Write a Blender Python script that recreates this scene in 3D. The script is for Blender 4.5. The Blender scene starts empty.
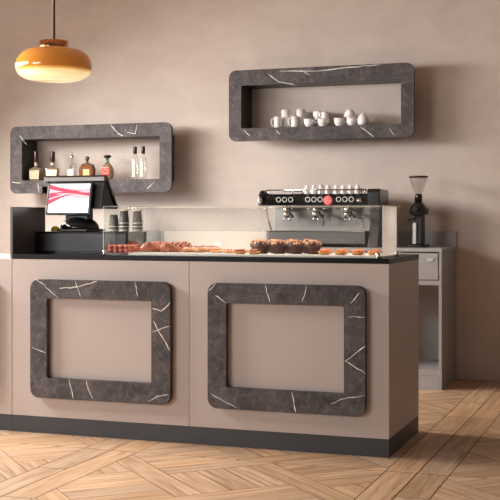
import bpy, math, random
from mathutils import Vector, Matrix
random.seed(7)
PI = math.pi
S = bpy.context.scene
COL = S.collection

# ------------------------------------------------------------------ camera
F_PX = 1146.0
YAW = math.atan2(0.3371, 0.9415)
cd = bpy.data.cameras.new('camera')
cam = bpy.data.objects.new('camera', cd)
COL.objects.link(cam)
cam.location = (0, 0, 1.15)
cam.rotation_euler = (PI/2, 0, YAW)
cd.sensor_width = 36
cd.lens = F_PX/500*36
cd.shift_y = -(250-218.4)/500
cd.clip_end = 60
S.camera = cam
S.cycles.transparent_max_bounces = 32

# ------------------------------------------------------------------ light
S.view_settings.view_transform = 'Standard'
S.view_settings.look = 'None'
S.view_settings.gamma = 1
S.view_settings.use_curve_mapping = False
S.view_settings.exposure = 0.0

w = bpy.data.worlds.new('world')
S.world = w
w.use_nodes = True
bg = w.node_tree.nodes['Background']
bg.inputs[0].default_value = (1.0, 0.91, 0.85, 1)
bg.inputs[1].default_value = 0.15


def area(name, loc, target, sx, sy, power, color):
    l = bpy.data.lights.new(name, 'AREA')
    l.shape = 'RECTANGLE'
    l.size = sx
    l.size_y = sy
    l.energy = power
    l.color = color
    o = bpy.data.objects.new(name, l)
    COL.objects.link(o)
    o.location = loc
    o.rotation_euler = (Vector(target)-Vector(loc)).to_track_quat('-Z', 'Y').to_euler()
    return o


# daylight from a window at the left, level with the gap behind the counter
k = area('window_light_left', (-5.4, 5.55, 2.15), (-2.3, 5.9, -0.5), 3.0, 0.6, 235, (1.0, 0.975, 0.935))
k.data.spread = math.radians(138)
# wide fill light added behind the camera, to the left
k = area('fill_light_front', (-6.4, -1.9, 2.05), (-2.4, 5.4, 0.9), 3.7, 1.3, 150, (1.0, 0.98, 0.97))
k.data.spread = math.radians(143)
# low soft sun raking along the counter from the left
sl = bpy.data.lights.new('sun', 'SUN')
sl.energy = 5.5
sl.angle = math.radians(11)
sl.color = (1.0, 0.90, 0.76)
so = bpy.data.objects.new('sun', sl)
COL.objects.link(so)
so.rotation_euler = Vector((1.0, -0.035, -0.42)).to_track_quat('-Z', 'Y').to_euler()


# ------------------------------------------------------------------ materials
def lin(c):
    c = c/255.0
    return c/12.92 if c <= 0.04045 else ((c+0.055)/1.055)**2.4


def rgb(r, g, b):
    return (lin(r), lin(g), lin(b), 1)


def mat(name, color, rough=0.5, metal=0.0, var=0.0, scale=8, bump=0.0, bscale=60, spec=0.5, emit=None, estr=0, coat=0):
    m = bpy.data.materials.new(name)
    m.use_nodes = True
    nt = m.node_tree
    p = nt.nodes['Principled BSDF']
    p.inputs['Base Color'].default_value = color
    p.inputs['Roughness'].default_value = rough
    p.inputs['Metallic'].default_value = metal
    p.inputs['Specular IOR Level'].default_value = spec
    p.inputs['Coat Weight'].default_value = coat
    if emit:
        p.inputs['Emission Color'].default_value = emit
        p.inputs['Emission Strength'].default_value = estr
    tc = nt.nodes.new('ShaderNodeTexCoord')
    if var > 0:
        n = nt.nodes.new('ShaderNodeTexNoise')
        n.inputs['Scale'].default_value = scale
        n.inputs['Detail'].default_value = 5
        nt.links.new(tc.outputs['Object'], n.inputs['Vector'])
        r = nt.nodes.new('ShaderNodeValToRGB')
        r.color_ramp.elements[0].position = 0.3
        r.color_ramp.elements[1].position = 0.7
        r.color_ramp.elements[0].color = [c*(1-var) for c in color[:3]]+[1]
        r.color_ramp.elements[1].color = [min(1, c*(1+var)) for c in color[:3]]+[1]
        nt.links.new(n.outputs['Fac'], r.inputs['Fac'])
        nt.links.new(r.outputs['Color'], p.inputs['Base Color'])
    if bump > 0:
        n2 = nt.nodes.new('ShaderNodeTexNoise')
        n2.inputs['Scale'].default_value = bscale
        n2.inputs['Detail'].default_value = 4
        nt.links.new(tc.outputs['Object'], n2.inputs['Vector'])
        b = nt.nodes.new('ShaderNodeBump')
        b.inputs['Strength'].default_value = bump
        b.inputs['Distance'].default_value = 0.01
        nt.links.new(n2.outputs['Fac'], b.inputs['Height'])
        nt.links.new(b.outputs['Normal'], p.inputs['Normal'])
    return m


def glassy(name, tint=(1, 1, 1), ior=1.45, gloss=(1, 1, 1), haze=0.0, hazecol=(0.9, 0.9, 0.9)):
    """thin glass: see-through with Fresnel reflections, optional milky haze"""
    m = bpy.data.materials.new(name)
    m.use_nodes = True
    nt = m.node_tree
    nt.nodes.clear()
    o = nt.nodes.new('ShaderNodeOutputMaterial')
    mx = nt.nodes.new('ShaderNodeMixShader')
    fr = nt.nodes.new('ShaderNodeFresnel')
    fr.inputs['IOR'].default_value = ior
    tr = nt.nodes.new('ShaderNodeBsdfTransparent')
    tr.inputs[0].default_value = (*tint, 1)
    gl = nt.nodes.new('ShaderNodeBsdfGlossy')
    gl.inputs['Color'].default_value = (*gloss, 1)
    gl.inputs['Roughness'].default_value = 0.02
    geo = nt.nodes.new('ShaderNodeNewGeometry')
    # a thin pane reflects alike from both sides: undo the index flip on back faces
    mrn = nt.nodes.new('ShaderNodeMapRange')
    mrn.inputs['To Min'].default_value = ior
    mrn.inputs['To Max'].default_value = 1/ior
    nt.links.new(geo.outputs['Backfacing'], mrn.inputs['Value'])
    nt.links.new(mrn.outputs[0], fr.inputs['IOR'])
    base = tr
    if haze > 0:
        df = nt.nodes.new('ShaderNodeBsdfDiffuse')
        df.inputs['Color'].default_value = (*hazecol, 1)
        tl = nt.nodes.new('ShaderNodeBsdfTranslucent')
        tl.inputs['Color'].default_value = (*hazecol, 1)
        m1 = nt.nodes.new('ShaderNodeMixShader')
        m1.inputs[0].default_value = 0.5
        nt.links.new(df.outputs[0], m1.inputs[1])
        nt.links.new(tl.outputs[0], m1.inputs[2])
        m2 = nt.nodes.new('ShaderNodeMixShader')
        m2.inputs[0].default_value = haze
        nt.links.new(tr.outputs[0], m2.inputs[1])
        nt.links.new(m1.outputs[0], m2.inputs[2])
        base = m2
    nt.links.new(fr.outputs[0], mx.inputs[0])
    nt.links.new(base.outputs[0], mx.inputs[1])
    nt.links.new(gl.outputs[0], mx.inputs[2])
    nt.links.new(mx.outputs[0], o.inputs[0])
    return m


def emission_mix(name, color, estr, rough=0.2):
    return mat(name, color, rough, emit=color, estr=estr)


def wall_material():
    m = mat('wall_plaster', rgb(206, 188, 172), 0.85)
    nt = m.node_tree
    p = nt.nodes['Principled BSDF']
    tc = nt.nodes.new('ShaderNodeTexCoord')
    mp = nt.nodes.new('ShaderNodeMapping')
    mp.inputs['Scale'].default_value = (1, 1, 1.7)
    nt.links.new(tc.outputs['Object'], mp.inputs[0])
    n = nt.nodes.new('ShaderNodeTexNoise')
    n.inputs['Scale'].default_value = 3.6
    n.inputs['Detail'].default_value = 8
    n.inputs['Roughness'].default_value = 0.6
    n.inputs['Distortion'].default_value = 0.4
    nt.links.new(mp.outputs[0], n.inputs['Vector'])
    r = nt.nodes.new('ShaderNodeValToRGB')
    r.color_ramp.elements[0].position = 0.32
    r.color_ramp.elements[1].position = 0.68
    r.color_ramp.elements[0].color = rgb(188, 174, 166)
    r.color_ramp.elements[1].color = rgb(199, 186, 177)
    nt.links.new(n.outputs['Fac'], r.inputs['Fac'])
    nt.links.new(r.outputs['Color'], p.inputs['Base Color'])
    n2 = nt.nodes.new('ShaderNodeTexNoise')
    n2.inputs['Scale'].default_value = 9
    n2.inputs['Detail'].default_value = 9
    n2.inputs['Roughness'].default_value = 0.62
    n2.inputs['Distortion'].default_value = 0.25
    nt.links.new(mp.outputs[0], n2.inputs['Vector'])
    b = nt.nodes.new('ShaderNodeBump')
    b.inputs['Strength'].default_value = 0.2
    b.inputs['Distance'].default_value = 0.012
    nt.links.new(n2.outputs['Fac'], b.inputs['Height'])
    nt.links.new(b.outputs['Normal'], p.inputs['Normal'])
    return m


def marble_material():
    m = mat('dark_marble', rgb(84, 76, 76), 0.6, spec=0.2)
    nt = m.node_tree
    p = nt.nodes['Principled BSDF']
    tc = nt.nodes.new('ShaderNodeTexCoord')
    n = nt.nodes.new('ShaderNodeTexNoise')
    n.inputs['Scale'].default_value = 6
    n.inputs['Detail'].default_value = 14
    n.inputs['Roughness'].default_value = 0.78
    n.inputs['Distortion'].default_value = 0.5
    nt.links.new(tc.outputs['Object'], n.inputs['Vector'])
    r = nt.nodes.new('ShaderNodeValToRGB')
    r.color_ramp.elements[0].position = 0.3
    r.color_ramp.elements[1].position = 0.72
    r.color_ramp.elements[0].color = rgb(46, 43, 46)
    r.color_ramp.elements[1].color = rgb(100, 93, 94)
    nt.links.new(n.outputs['Fac'], r.inputs['Fac'])
    # fine pale veins
    v = nt.nodes.new('ShaderNodeTexVoronoi')
    v.feature = 'DISTANCE_TO_EDGE'
    v.inputs['Scale'].default_value = 5.5
    mxv = nt.nodes.new('ShaderNodeMixRGB')
    mxv.inputs[0].default_value = 0.12
    nt.links.new(tc.outputs['Object'], mxv.inputs[1])
    nt.links.new(n.outputs['Color'], mxv.inputs[2])
    nt.links.new(mxv.outputs[0], v.inputs['Vector'])
    vr = nt.nodes.new('ShaderNodeValToRGB')
    vr.color_ramp.elements[0].position = 0.0
    vr.color_ramp.elements[1].position = 0.018
    vr.color_ramp.elements[0].color = (0.2, 0.2, 0.2, 1)
    vr.color_ramp.elements[1].color = (0, 0, 0, 1)
    nt.links.new(v.outputs['Distance'], vr.inputs['Fac'])
    mm = nt.nodes.new('ShaderNodeMixRGB')
    nt.links.new(vr.outputs['Color'], mm.inputs[0])
    nt.links.new(r.outputs['Color'], mm.inputs[1])
    mm.inputs[2].default_value = rgb(160, 148, 142)
    n3 = nt.nodes.new('ShaderNodeTexNoise')
    n3.inputs['Scale'].default_value = 26
    n3.inputs['Detail'].default_value = 8
    n3.inputs['Roughness'].default_value = 0.8
    nt.links.new(tc.outputs['Object'], n3.inputs['Vector'])
    r3 = nt.nodes.new('ShaderNodeValToRGB')
    r3.color_ramp.elements[0].position = 0.52
    r3.color_ramp.elements[1].position = 0.74
    r3.color_ramp.elements[0].color = (0, 0, 0, 1)
    r3.color_ramp.elements[1].color = (0.75, 0.75, 0.75, 1)
    nt.links.new(n3.outputs['Fac'], r3.inputs['Fac'])
    m3 = nt.nodes.new('ShaderNodeMixRGB')
    nt.links.new(r3.outputs['Color'], m3.inputs[0])
    nt.links.new(mm.outputs[0], m3.inputs[1])
    m3.inputs[2].default_value = rgb(140, 132, 130)
    nt.links.new(m3.outputs[0], p.inputs['Base Color'])
    return m


def wood_material():
    m = mat('oak_parquet', rgb(196, 156, 116), 0.42)
    nt = m.node_tree
    p = nt.nodes['Principled BSDF']
    uv = nt.nodes.new('ShaderNodeUVMap')
    uv.uv_map = 'grain'
    mp = nt.nodes.new('ShaderNodeMapping')
    mp.inputs['Scale'].default_value = (2.2, 34, 1)
    nt.links.new(uv.outputs[0], mp.inputs[0])
    n = nt.nodes.new('ShaderNodeTexNoise')
    n.inputs['Scale'].default_value = 1.0
    n.inputs['Detail'].default_value = 7
    n.inputs['Roughness'].default_value = 0.65
    n.inputs['Distortion'].default_value = 0.6
    nt.links.new(mp.outputs[0], n.inputs['Vector'])
    r = nt.nodes.new('ShaderNodeValToRGB')
    r.color_ramp.elements[0].position = 0.3
    r.color_ramp.elements[1].position = 0.7
    r.color_ramp.elements[0].color = rgb(140, 108, 82)
    r.color_ramp.elements[1].color = rgb(202, 172, 143)
    nt.links.new(n.outputs['Fac'], r.inputs['Fac'])
    at = nt.nodes.new('ShaderNodeAttribute')
    at.attribute_name = 'tone'
    mm = nt.nodes.new('ShaderNodeMixRGB')
    mm.blend_type = 'MULTIPLY'
    mm.inputs[0].default_value = 1
    nt.links.new(r.outputs['Color'], mm.inputs[1])
    nt.links.new(at.outputs['Color'], mm.inputs[2])
    nt.links.new(mm.outputs[0], p.inputs['Base Color'])
    b = nt.nodes.new('ShaderNodeBump')
    b.inputs['Strength'].default_value = 0.15
    b.inputs['Distance'].default_value = 0.003
    nt.links.new(n.outputs['Fac'], b.inputs['Height'])
    nt.links.new(b.outputs['Normal'], p.inputs['Normal'])
    return m


M = dict(
    wall=wall_material(), marble=marble_material(), wood=wood_material(),
    vein=mat('pale_vein', rgb(236, 228, 218), 0.45, var=0.25, scale=30),
    seam=mat('dark_seam', rgb(40, 36, 38), 0.6),
    gap=mat('floor_gap', rgb(70, 46, 30), 0.9),
    ceiling=mat('ceiling_paint', rgb(205, 190, 176), 0.9, var=0.03),
    taupe=mat('taupe_laminate', rgb(180, 166, 160), 0.45, var=0.02, scale=3),
    kick=mat('charcoal_kick', rgb(52, 52, 56), 0.5, var=0.05),
    black=mat('black_gloss', rgb(22, 21, 22), 0.12, var=0.05, scale=4),
    top=mat('black_counter_top', rgb(14, 12, 12), 0.35, var=0.05, scale=5, spec=0.15),
    satin=mat('black_satin', rgb(30, 28, 30), 0.4, var=0.05),
    divider=mat('charcoal_panel', rgb(66, 60, 62), 0.35, var=0.05),
    cream=mat('cream_top', rgb(204, 193, 178), 0.4, var=0.02),
    white=mat('white_base', rgb(244, 238, 230), 0.35, var=0.01),
    steel=mat('brushed_steel', rgb(168, 166, 166), 0.4, 0.35, var=0.05, scale=20),
    steel_in=mat('steel_inside', rgb(158, 154, 153), 0.5, 0.2, var=0.05, scale=10),
    mid_steel=mat('satin_steel', rgb(140, 132, 128), 0.3, 0.5, var=0.08, scale=9),
    chrome=mat('chrome', rgb(225, 222, 220), 0.08, 1.0),
    dsteel=mat('dark_steel', rgb(104, 98, 97), 0.35, 0.5, var=0.06, scale=14),
    glass=glassy('case_glass', (0.97, 0.98, 0.975), 1.5),
    milk=glassy('milky_glass', (0.95, 0.95, 0.94), 1.5, haze=0.5, hazecol=(0.82, 0.76, 0.72)),
    lit_splash=glassy('lit_splash_white', (0.95, 0.95, 0.94), 1.5, haze=0.66, hazecol=(0.92, 0.88, 0.85)),  # pale haze puts the light on the splashback into the colour
    rear=glassy('rear_glass_glare', (0.98, 0.98, 0.98), 1.5, haze=0.20, hazecol=(0.95, 0.9, 0.86)),  # haze paints in a window's reflection on the case glass
    edge=mat('glass_edge', rgb(206, 210, 204), 0.2, spec=0.8),
    clear=glassy('clear_bottle', (0.93, 0.93, 0.92), 1.5, haze=0.14, hazecol=(1, 0.98, 0.95)),
    hopper=glassy('hopper_glass', (0.93, 0.92, 0.90), 1.5, haze=0.06),
    amber=glassy('amber_glass', (0.62, 0.33, 0.16), 1.5, haze=0.35, hazecol=(0.62, 0.33, 0.16)),
    brandy=glassy('whisky_glass', (0.66, 0.55, 0.42), 1.5, haze=0.5, hazecol=(0.55, 0.42, 0.30)),
    greeng=glassy('green_glass', (0.45, 0.60, 0.48), 1.5, haze=0.2, hazecol=(0.4, 0.6, 0.45)),
    label_cream=mat('label_cream', rgb(226, 212, 190), 0.6, var=0.06, scale=40),
    label_tan=mat('label_tan', rgb(196, 172, 140), 0.6, var=0.06, scale=40),
    label_red=mat('label_red', rgb(196, 44, 22), 0.5, var=0.1, scale=30),
    label_gold=mat('label_gold', rgb(214, 170, 120), 0.5),
    cap_brown=mat('cap_brown', rgb(52, 26, 20), 0.35),
    cap_black=mat('cap_black', rgb(18, 16, 17), 0.35),
    ceramic=mat('white_ceramic', rgb(238, 234, 232), 0.22, var=0.01),
    cupdark=mat('dark_paper_cup', rgb(50, 44, 42), 0.55, var=0.05),
    cuprim=mat('pale_cup_rim', rgb(196, 186, 176), 0.5),
    amber_shade=None,
    brass=mat('copper_brass', rgb(196, 128, 84), 0.12, 1.0),
    cord=mat('cord_brown', rgb(74, 42, 28), 0.4, 0.3),
    yellow=mat('yellow_peel', rgb(255, 222, 50), 0.4, var=0.08, scale=40, bump=0.1),
    choc=mat('chocolate_cake', rgb(70, 34, 22), 0.7, var=0.25, scale=60, bump=0.6, bscale=90),
    nut=mat('nut_topping', rgb(226, 160, 116), 0.6, var=0.45, scale=70, bump=0.6, bscale=110),
    croissant=mat('croissant_crust', rgb(176, 98, 66), 0.35, var=0.3, scale=24, bump=0.4, bscale=50),
    darkglaze=mat('dark_glaze', rgb(66, 24, 16), 0.25, var=0.2, scale=40),
    pinkshell=mat('pink_macaron', rgb(206, 110, 88), 0.55, var=0.15, scale=40, bump=0.2),
    filling=mat('macaron_filling', rgb(120, 56, 44), 0.6),
    pastry=mat('pale_pastry', rgb(208, 148, 92), 0.5, var=0.15, scale=40, bump=0.4),
    custard=mat('yellow_custard', rgb(250, 190, 76), 0.3, var=0.12, scale=30),
    orange=mat('orange_fruit', rgb(226, 120, 40), 0.3, var=0.2, scale=50),
    berry=mat('red_berry', rgb(180, 52, 40), 0.25, var=0.2, scale=60),
    icing=mat('pink_icing', rgb(216, 142, 116), 0.3, var=0.1, scale=40),
    red=mat('red_badge', rgb(214, 76, 82), 0.4, emit=rgb(214, 76, 82), estr=0.1),
    badge_mark=mat('badge_mark', rgb(240, 190, 186), 0.4),
    dial=mat('pale_ring', rgb(206, 206, 200), 0.3, 0.2),
    screen=emission_mix('screen_white', (0.95, 0.96, 1, 1), 0.75),
    wave_red=emission_mix('screen_wave_red', rgb(216, 70, 92), 0.45),
    wave_pink=emission_mix('screen_wave_pink', rgb(238, 168, 178), 0.6),
    led=mat('led_warm', (1, 0.86, 0.66, 1), 0.5, emit=(1, 0.82, 0.6, 1), estr=0.35),
    coffee=mat('coffee_beans', rgb(58, 34, 22), 0.5, var=0.3, scale=90, bump=0.5),
    rubber=mat('black_rubber', rgb(24, 23, 23), 0.7),
)


def lamp_glass():
    m = mat('lamp_shade_glass', rgb(205, 128, 44), 0.08, coat=0.4)
    nt = m.node_tree
    p = nt.nodes['Principled BSDF']
    tc = nt.nodes.new('ShaderNodeTexCoord')
    sx = nt.nodes.new('ShaderNodeSeparateXYZ')
    nt.links.new(tc.outputs['Object'], sx.inputs[0])
    # amber overlay ends on a soft line just under the widest ring; lit opal glass below
    r = nt.nodes.new('ShaderNodeValToRGB')
    mr = nt.nodes.new('ShaderNodeMapRange')
    mr.inputs['From Min'].default_value = -0.115
    mr.inputs['From Max'].default_value = 0.10
    nt.links.new(sx.outputs['Z'], mr.inputs['Value'])
    e = r.color_ramp.elements
    e[0].position = 0.36
    e[0].color = rgb(255, 232, 178)
    e[1].position = 0.47
    e[1].color = rgb(214, 138, 54)
    a = r.color_ramp.elements.new(0.41)
    a.color = rgb(250, 205, 110)
    nt.links.new(mr.outputs[0], r.inputs['Fac'])
    nt.links.new(r.outputs['Color'], p.inputs['Base Color'])
    nt.links.new(r.outputs['Color'], p.inputs['Emission Color'])
    r2 = nt.nodes.new('ShaderNodeValToRGB')
    e = r2.color_ramp.elements
    e[0].position = 0.34
    e[0].color = (0.50, 0.50, 0.50, 1)
    e[1].position = 0.47
    e[1].color = (0.04, 0.04, 0.04, 1)
    nt.links.new(mr.outputs[0], r2.inputs['Fac'])
    nt.links.new(r2.outputs['Color'], p.inputs['Emission Strength'])
    return m


M['amber_shade'] = lamp_glass()


# ------------------------------------------------------------------ mesh helpers
class MB:
    def __init__(s):
        s.v, s.f, s.m, s.sm = [], [], [], []

    def add(s, verts, faces, m=0, smooth=False):
        b = len(s.v)
        s.v += [tuple(v) for v in verts]
        for f in faces:
            s.f.append([b+i for i in f])
            s.m.append(m)
            s.sm.append(smooth)
        return s

    def box(s, x0, x1, y0, y1, z0, z1, m=0):
        v = [(x0, y0, z0), (x1, y0, z0), (x1, y1, z0), (x0, y1, z0), (x0, y0, z1), (x1, y0, z1), (x1, y1, z1), (x0, y1, z1)]
        return s.add(v, [(0, 3, 2, 1), (4, 5, 6, 7), (0, 1, 5, 4), (1, 2, 6, 5), (2, 3, 7, 6), (3, 0, 4, 7)], m)

    def lathe(s, prof, c=(0, 0, 0), n=24, m=0, sx=1, sy=1, axis='z', smooth=True, cap=True):
        V, Fc = [], []
        for r, z in prof:
            for i in range(n):
                a = 2*PI*i/n
                p = (r*math.cos(a)*sx, r*math.sin(a)*sy, z)
                if axis == 'y':
                    p = (p[0], -p[2], p[1])
                elif axis == 'x':
                    p = (p[2], p[0], p[1])
                V.append((c[0]+p[0], c[1]+p[1], c[2]+p[2]))
        for k in range(len(prof)-1):
            for i in range(n):
                j = (i+1) % n
                Fc.append((k*n+i, k*n+j, (k+1)*n+j, (k+1)*n+i))
        s.add(V, Fc, m, smooth)
        b = len(s.v)-len(V)
        if cap:
            if prof[0][0] > 1e-6:
                s.f.append([b+i for i in range(n)][::-1]); s.m.append(m); s.sm.append(False)
            if prof[-1][0] > 1e-6:
                k = (len(prof)-1)*n
                s.f.append([b+k+i for i in range(n)]); s.m.append(m); s.sm.append(False)
        return s

    def ball(s, c, rx, ry=None, rz=None, m=0, n=14, k=8, zmin=-1.0, noise=0, fn=None):
        ry = ry or rx
        rz = rz or rx
        V, Fc = [], []
        t0 = math.asin(zmin)
        for j in range(k+1):
            t = t0+(PI/2-t0)*j/k
            for i in range(n):
                a = 2*PI*i/n
                q = 1+random.uniform(-noise, noise)
                V.append((c[0]+rx*q*math.cos(t)*math.cos(a), c[1]+ry*q*math.cos(t)*math.sin(a), c[2]+rz*q*math.sin(t)))
        for j in range(k):
            for i in range(n):
                i2 = (i+1) % n
                Fc.append((j*n+i, j*n+i2, (j+1)*n+i2, (j+1)*n+i))
        Fc.append(tuple(range(n))[::-1])
        return s.add(V, Fc, m, True)

    def tube(s, path, r, m=0, n=10, closed=False):
        P = [Vector(p) for p in path]
        R = r if isinstance(r, (list, tuple)) else [r]*len(P)
        V, Fc = [], []
        up = None
        L = len(P)
        for i, p in enumerate(P):
            if closed:
                t = (P[(i+1) % L]-P[i-1]).normalized()
            else:
                t = (P[min(i+1, L-1)]-P[max(i-1, 0)]).normalized()
            if up is None:
                up = Vector((0, 0, 1)) if abs(t.z) < 0.9 else Vector((1, 0, 0))
            a = (up-t*up.dot(t)).normalized()
            up = a
            b = t.cross(a)
            for j in range(n):
                q = 2*PI*j/n
                V.append(p+(a*math.cos(q)+b*math.sin(q))*R[i])
        rng = L if closed else L-1
        for i in range(rng):
            i2 = (i+1) % L
            for j in range(n):
                k = (j+1) % n
                Fc.append((i*n+j, i*n+k, i2*n+k, i2*n+j))
        if not closed:
            Fc.append(tuple(range(n))[::-1])
            Fc.append(tuple((L-1)*n+j for j in range(n)))
        return s.add(V, Fc, m, True)

    def prism(s, poly, y0, y1, m=0, plane='xz'):
        n = len(poly)
        if plane == 'xz':
            V = [(a, y0, b) for a, b in poly]+[(a, y1, b) for a, b in poly]
        elif plane == 'yz':
            V = [(y0, a, b) for a, b in poly]+[(y1, a, b) for a, b in poly]
        else:
            V = [(a, b, y0) for a, b in poly]+[(a, b, y1) for a, b in poly]
        Fc = [tuple(range(n)), tuple(range(2*n-1, n-1, -1))]
        for i in range(n):
            j = (i+1) % n
            Fc.append((i, i+n, j+n, j))
        return s.add(V, Fc, m)

    def build(s, name, mats, parent=None, bevel=0.0, loc=None, seg=2):
        me = bpy.data.meshes.new(name)
        me.from_pydata(s.v, [], s.f)
        if not isinstance(mats, (list, tuple)):
            mats = [mats]
        for mm in mats:
            me.materials.append(M[mm])
        for p, mi, sm in zip(me.polygons, s.m, s.sm):
            p.material_index = mi
            p.use_smooth = sm
        import bmesh
        bm = bmesh.new()
        bm.from_mesh(me)
        bmesh.ops.recalc_face_normals(bm, faces=bm.faces)
        bm.to_mesh(me)
        bm.free()
        me.update()
        o = bpy.data.objects.new(name, me)
        COL.objects.link(o)
        if parent:
            o.parent = parent
        if loc:
            o.location = loc
        if bevel:
            b = o.modifiers.new('bevel', 'BEVEL')
            b.width = bevel
            b.segments = seg
            b.limit_method = 'ANGLE'
            b.angle_limit = math.radians(40)
        return o


def thing(name, label, cat, loc=(0, 0, 0), rz=0, group=None):
    o = bpy.data.objects.new(name, None)
    o.empty_display_size = 0.05
    COL.objects.link(o)
    o.location = loc
    o.rotation_euler = (0, 0, rz)
    return tag(o, label, cat, group)


def tag(o, label, cat, group=None):
    o['label'] = label
    o['category'] = cat
    if group:
        o['group'] = group
    return o


def copy_tree(o, parent=None):
    c = o.copy()
    COL.objects.link(c)
    c.parent = parent
    for ch in list(o.children):
        copy_tree(ch, c)
    return c


def struct(o):
    o['kind'] = 'structure'
    return o


def rrect(w, h, r, n=6, cx=0, cz=0):
    P = []
    for (sx, sz, a0) in ((1, 1, 0), (-1, 1, 90), (-1, -1, 180), (1, -1, 270)):
        for i in range(n+1):
            a = math.radians(a0+90*i/n)
            P.append((cx+sx*(w/2-r)+r*math.cos(a), cz+sz*(h/2-r)+r*math.sin(a)))
    return P


def ring_frame(mb, W, H, R, w, h, r, y0, y1, m=0, icx=0, icz=0):
    """rounded slab with a rounded hole, front at y0 and back at y1"""
    A = rrect(W, H, R)
    B = rrect(w, h, r, cx=icx, cz=icz)
    n = len(A)
    V = [(a, y0, b) for a, b in A]+[(a, y0, b) for a, b in B]+[(a, y1, b) for a, b in A]+[(a, y1, b) for a, b in B]
    Fc = []
    for i in range(n):
        j = (i+1) % n
        Fc += [(i, j, n+j, n+i), (2*n+j, 2*n+i, 3*n+i, 3*n+j), (i, 2*n+i, 2*n+j, j), (n+j, 3*n+j, 3*n+i, n+i)]
    mb.add(V, Fc, m)


def vein(mb, pts, y, wd, m=1):
    P = []
    for (a, b) in zip(pts[:-1], pts[1:]):
        for k in range(5):
            t = k/5
            P.append((a[0]+(b[0]-a[0])*t+(random.uniform(-1, 1)*0.0025 if k else 0), a[1]+(b[1]-a[1])*t+(random.uniform(-1, 1)*0.0025 if k else 0)))
    P.append(pts[-1])
    V, Fc = [], []
    for i, p in enumerate(P):
        q0 = P[max(i-1, 0)]
        q1 = P[min(i+1, len(P)-1)]
        dx, dz = q1[0]-q0[0], q1[1]-q0[1]
        L = math.hypot(dx, dz) or 1
        ww = wd*(0.35+0.65*random.random())/2
        if i in (0, len(P)-1):
            ww *= 0.4
        V += [(p[0]-dz/L*ww, y, p[1]+dx/L*ww), (p[0]+dz/L*ww, y, p[1]-dx/L*ww)]
    for i in range(len(P)-1):
        Fc.append((2*i, 2*i+1, 2*i+3, 2*i+2))
    mb.add(V, Fc, m)


# ------------------------------------------------------------------ floor
def clip(poly, a, b, c):
    """keep the side a*x+b*y <= c"""
    out = []
    for i in range(len(poly)):
        p, q = poly[i], poly[(i+1) % len(poly)]
        dp, dq = a*p[0]+b*p[1]-c, a*q[0]+b*q[1]-c
        if dp <= 0:
            out.append(p)
        if dp*dq < 0:
            t = dp/(dp-dq)
            out.append((p[0]+(q[0]-p[0])*t, p[1]+(q[1]-p[1])*t))
    return out


def inset(poly, g):
    A = sum(poly[i][0]*poly[(i+1) % len(poly)][1]-poly[(i+1) % len(poly)][0]*poly[i][1] for i in range(len(poly)))
    if A < 0:
        poly = poly[::-1]
    res = list(poly)
    for i in range(len(poly)):
        p, q = poly[i], poly[(i+1) % len(poly)]
        dx, dy = q[0]-p[0], q[1]-p[1]
        L = math.hypot(dx, dy)
        if L < 1e-5:
            continue
        nx, ny = dy/L, -dx/L
        res = clip(res, nx, ny, nx*p[0]+ny*p[1]-g)
        if len(res) < 3:
            return []
    return res


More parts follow.
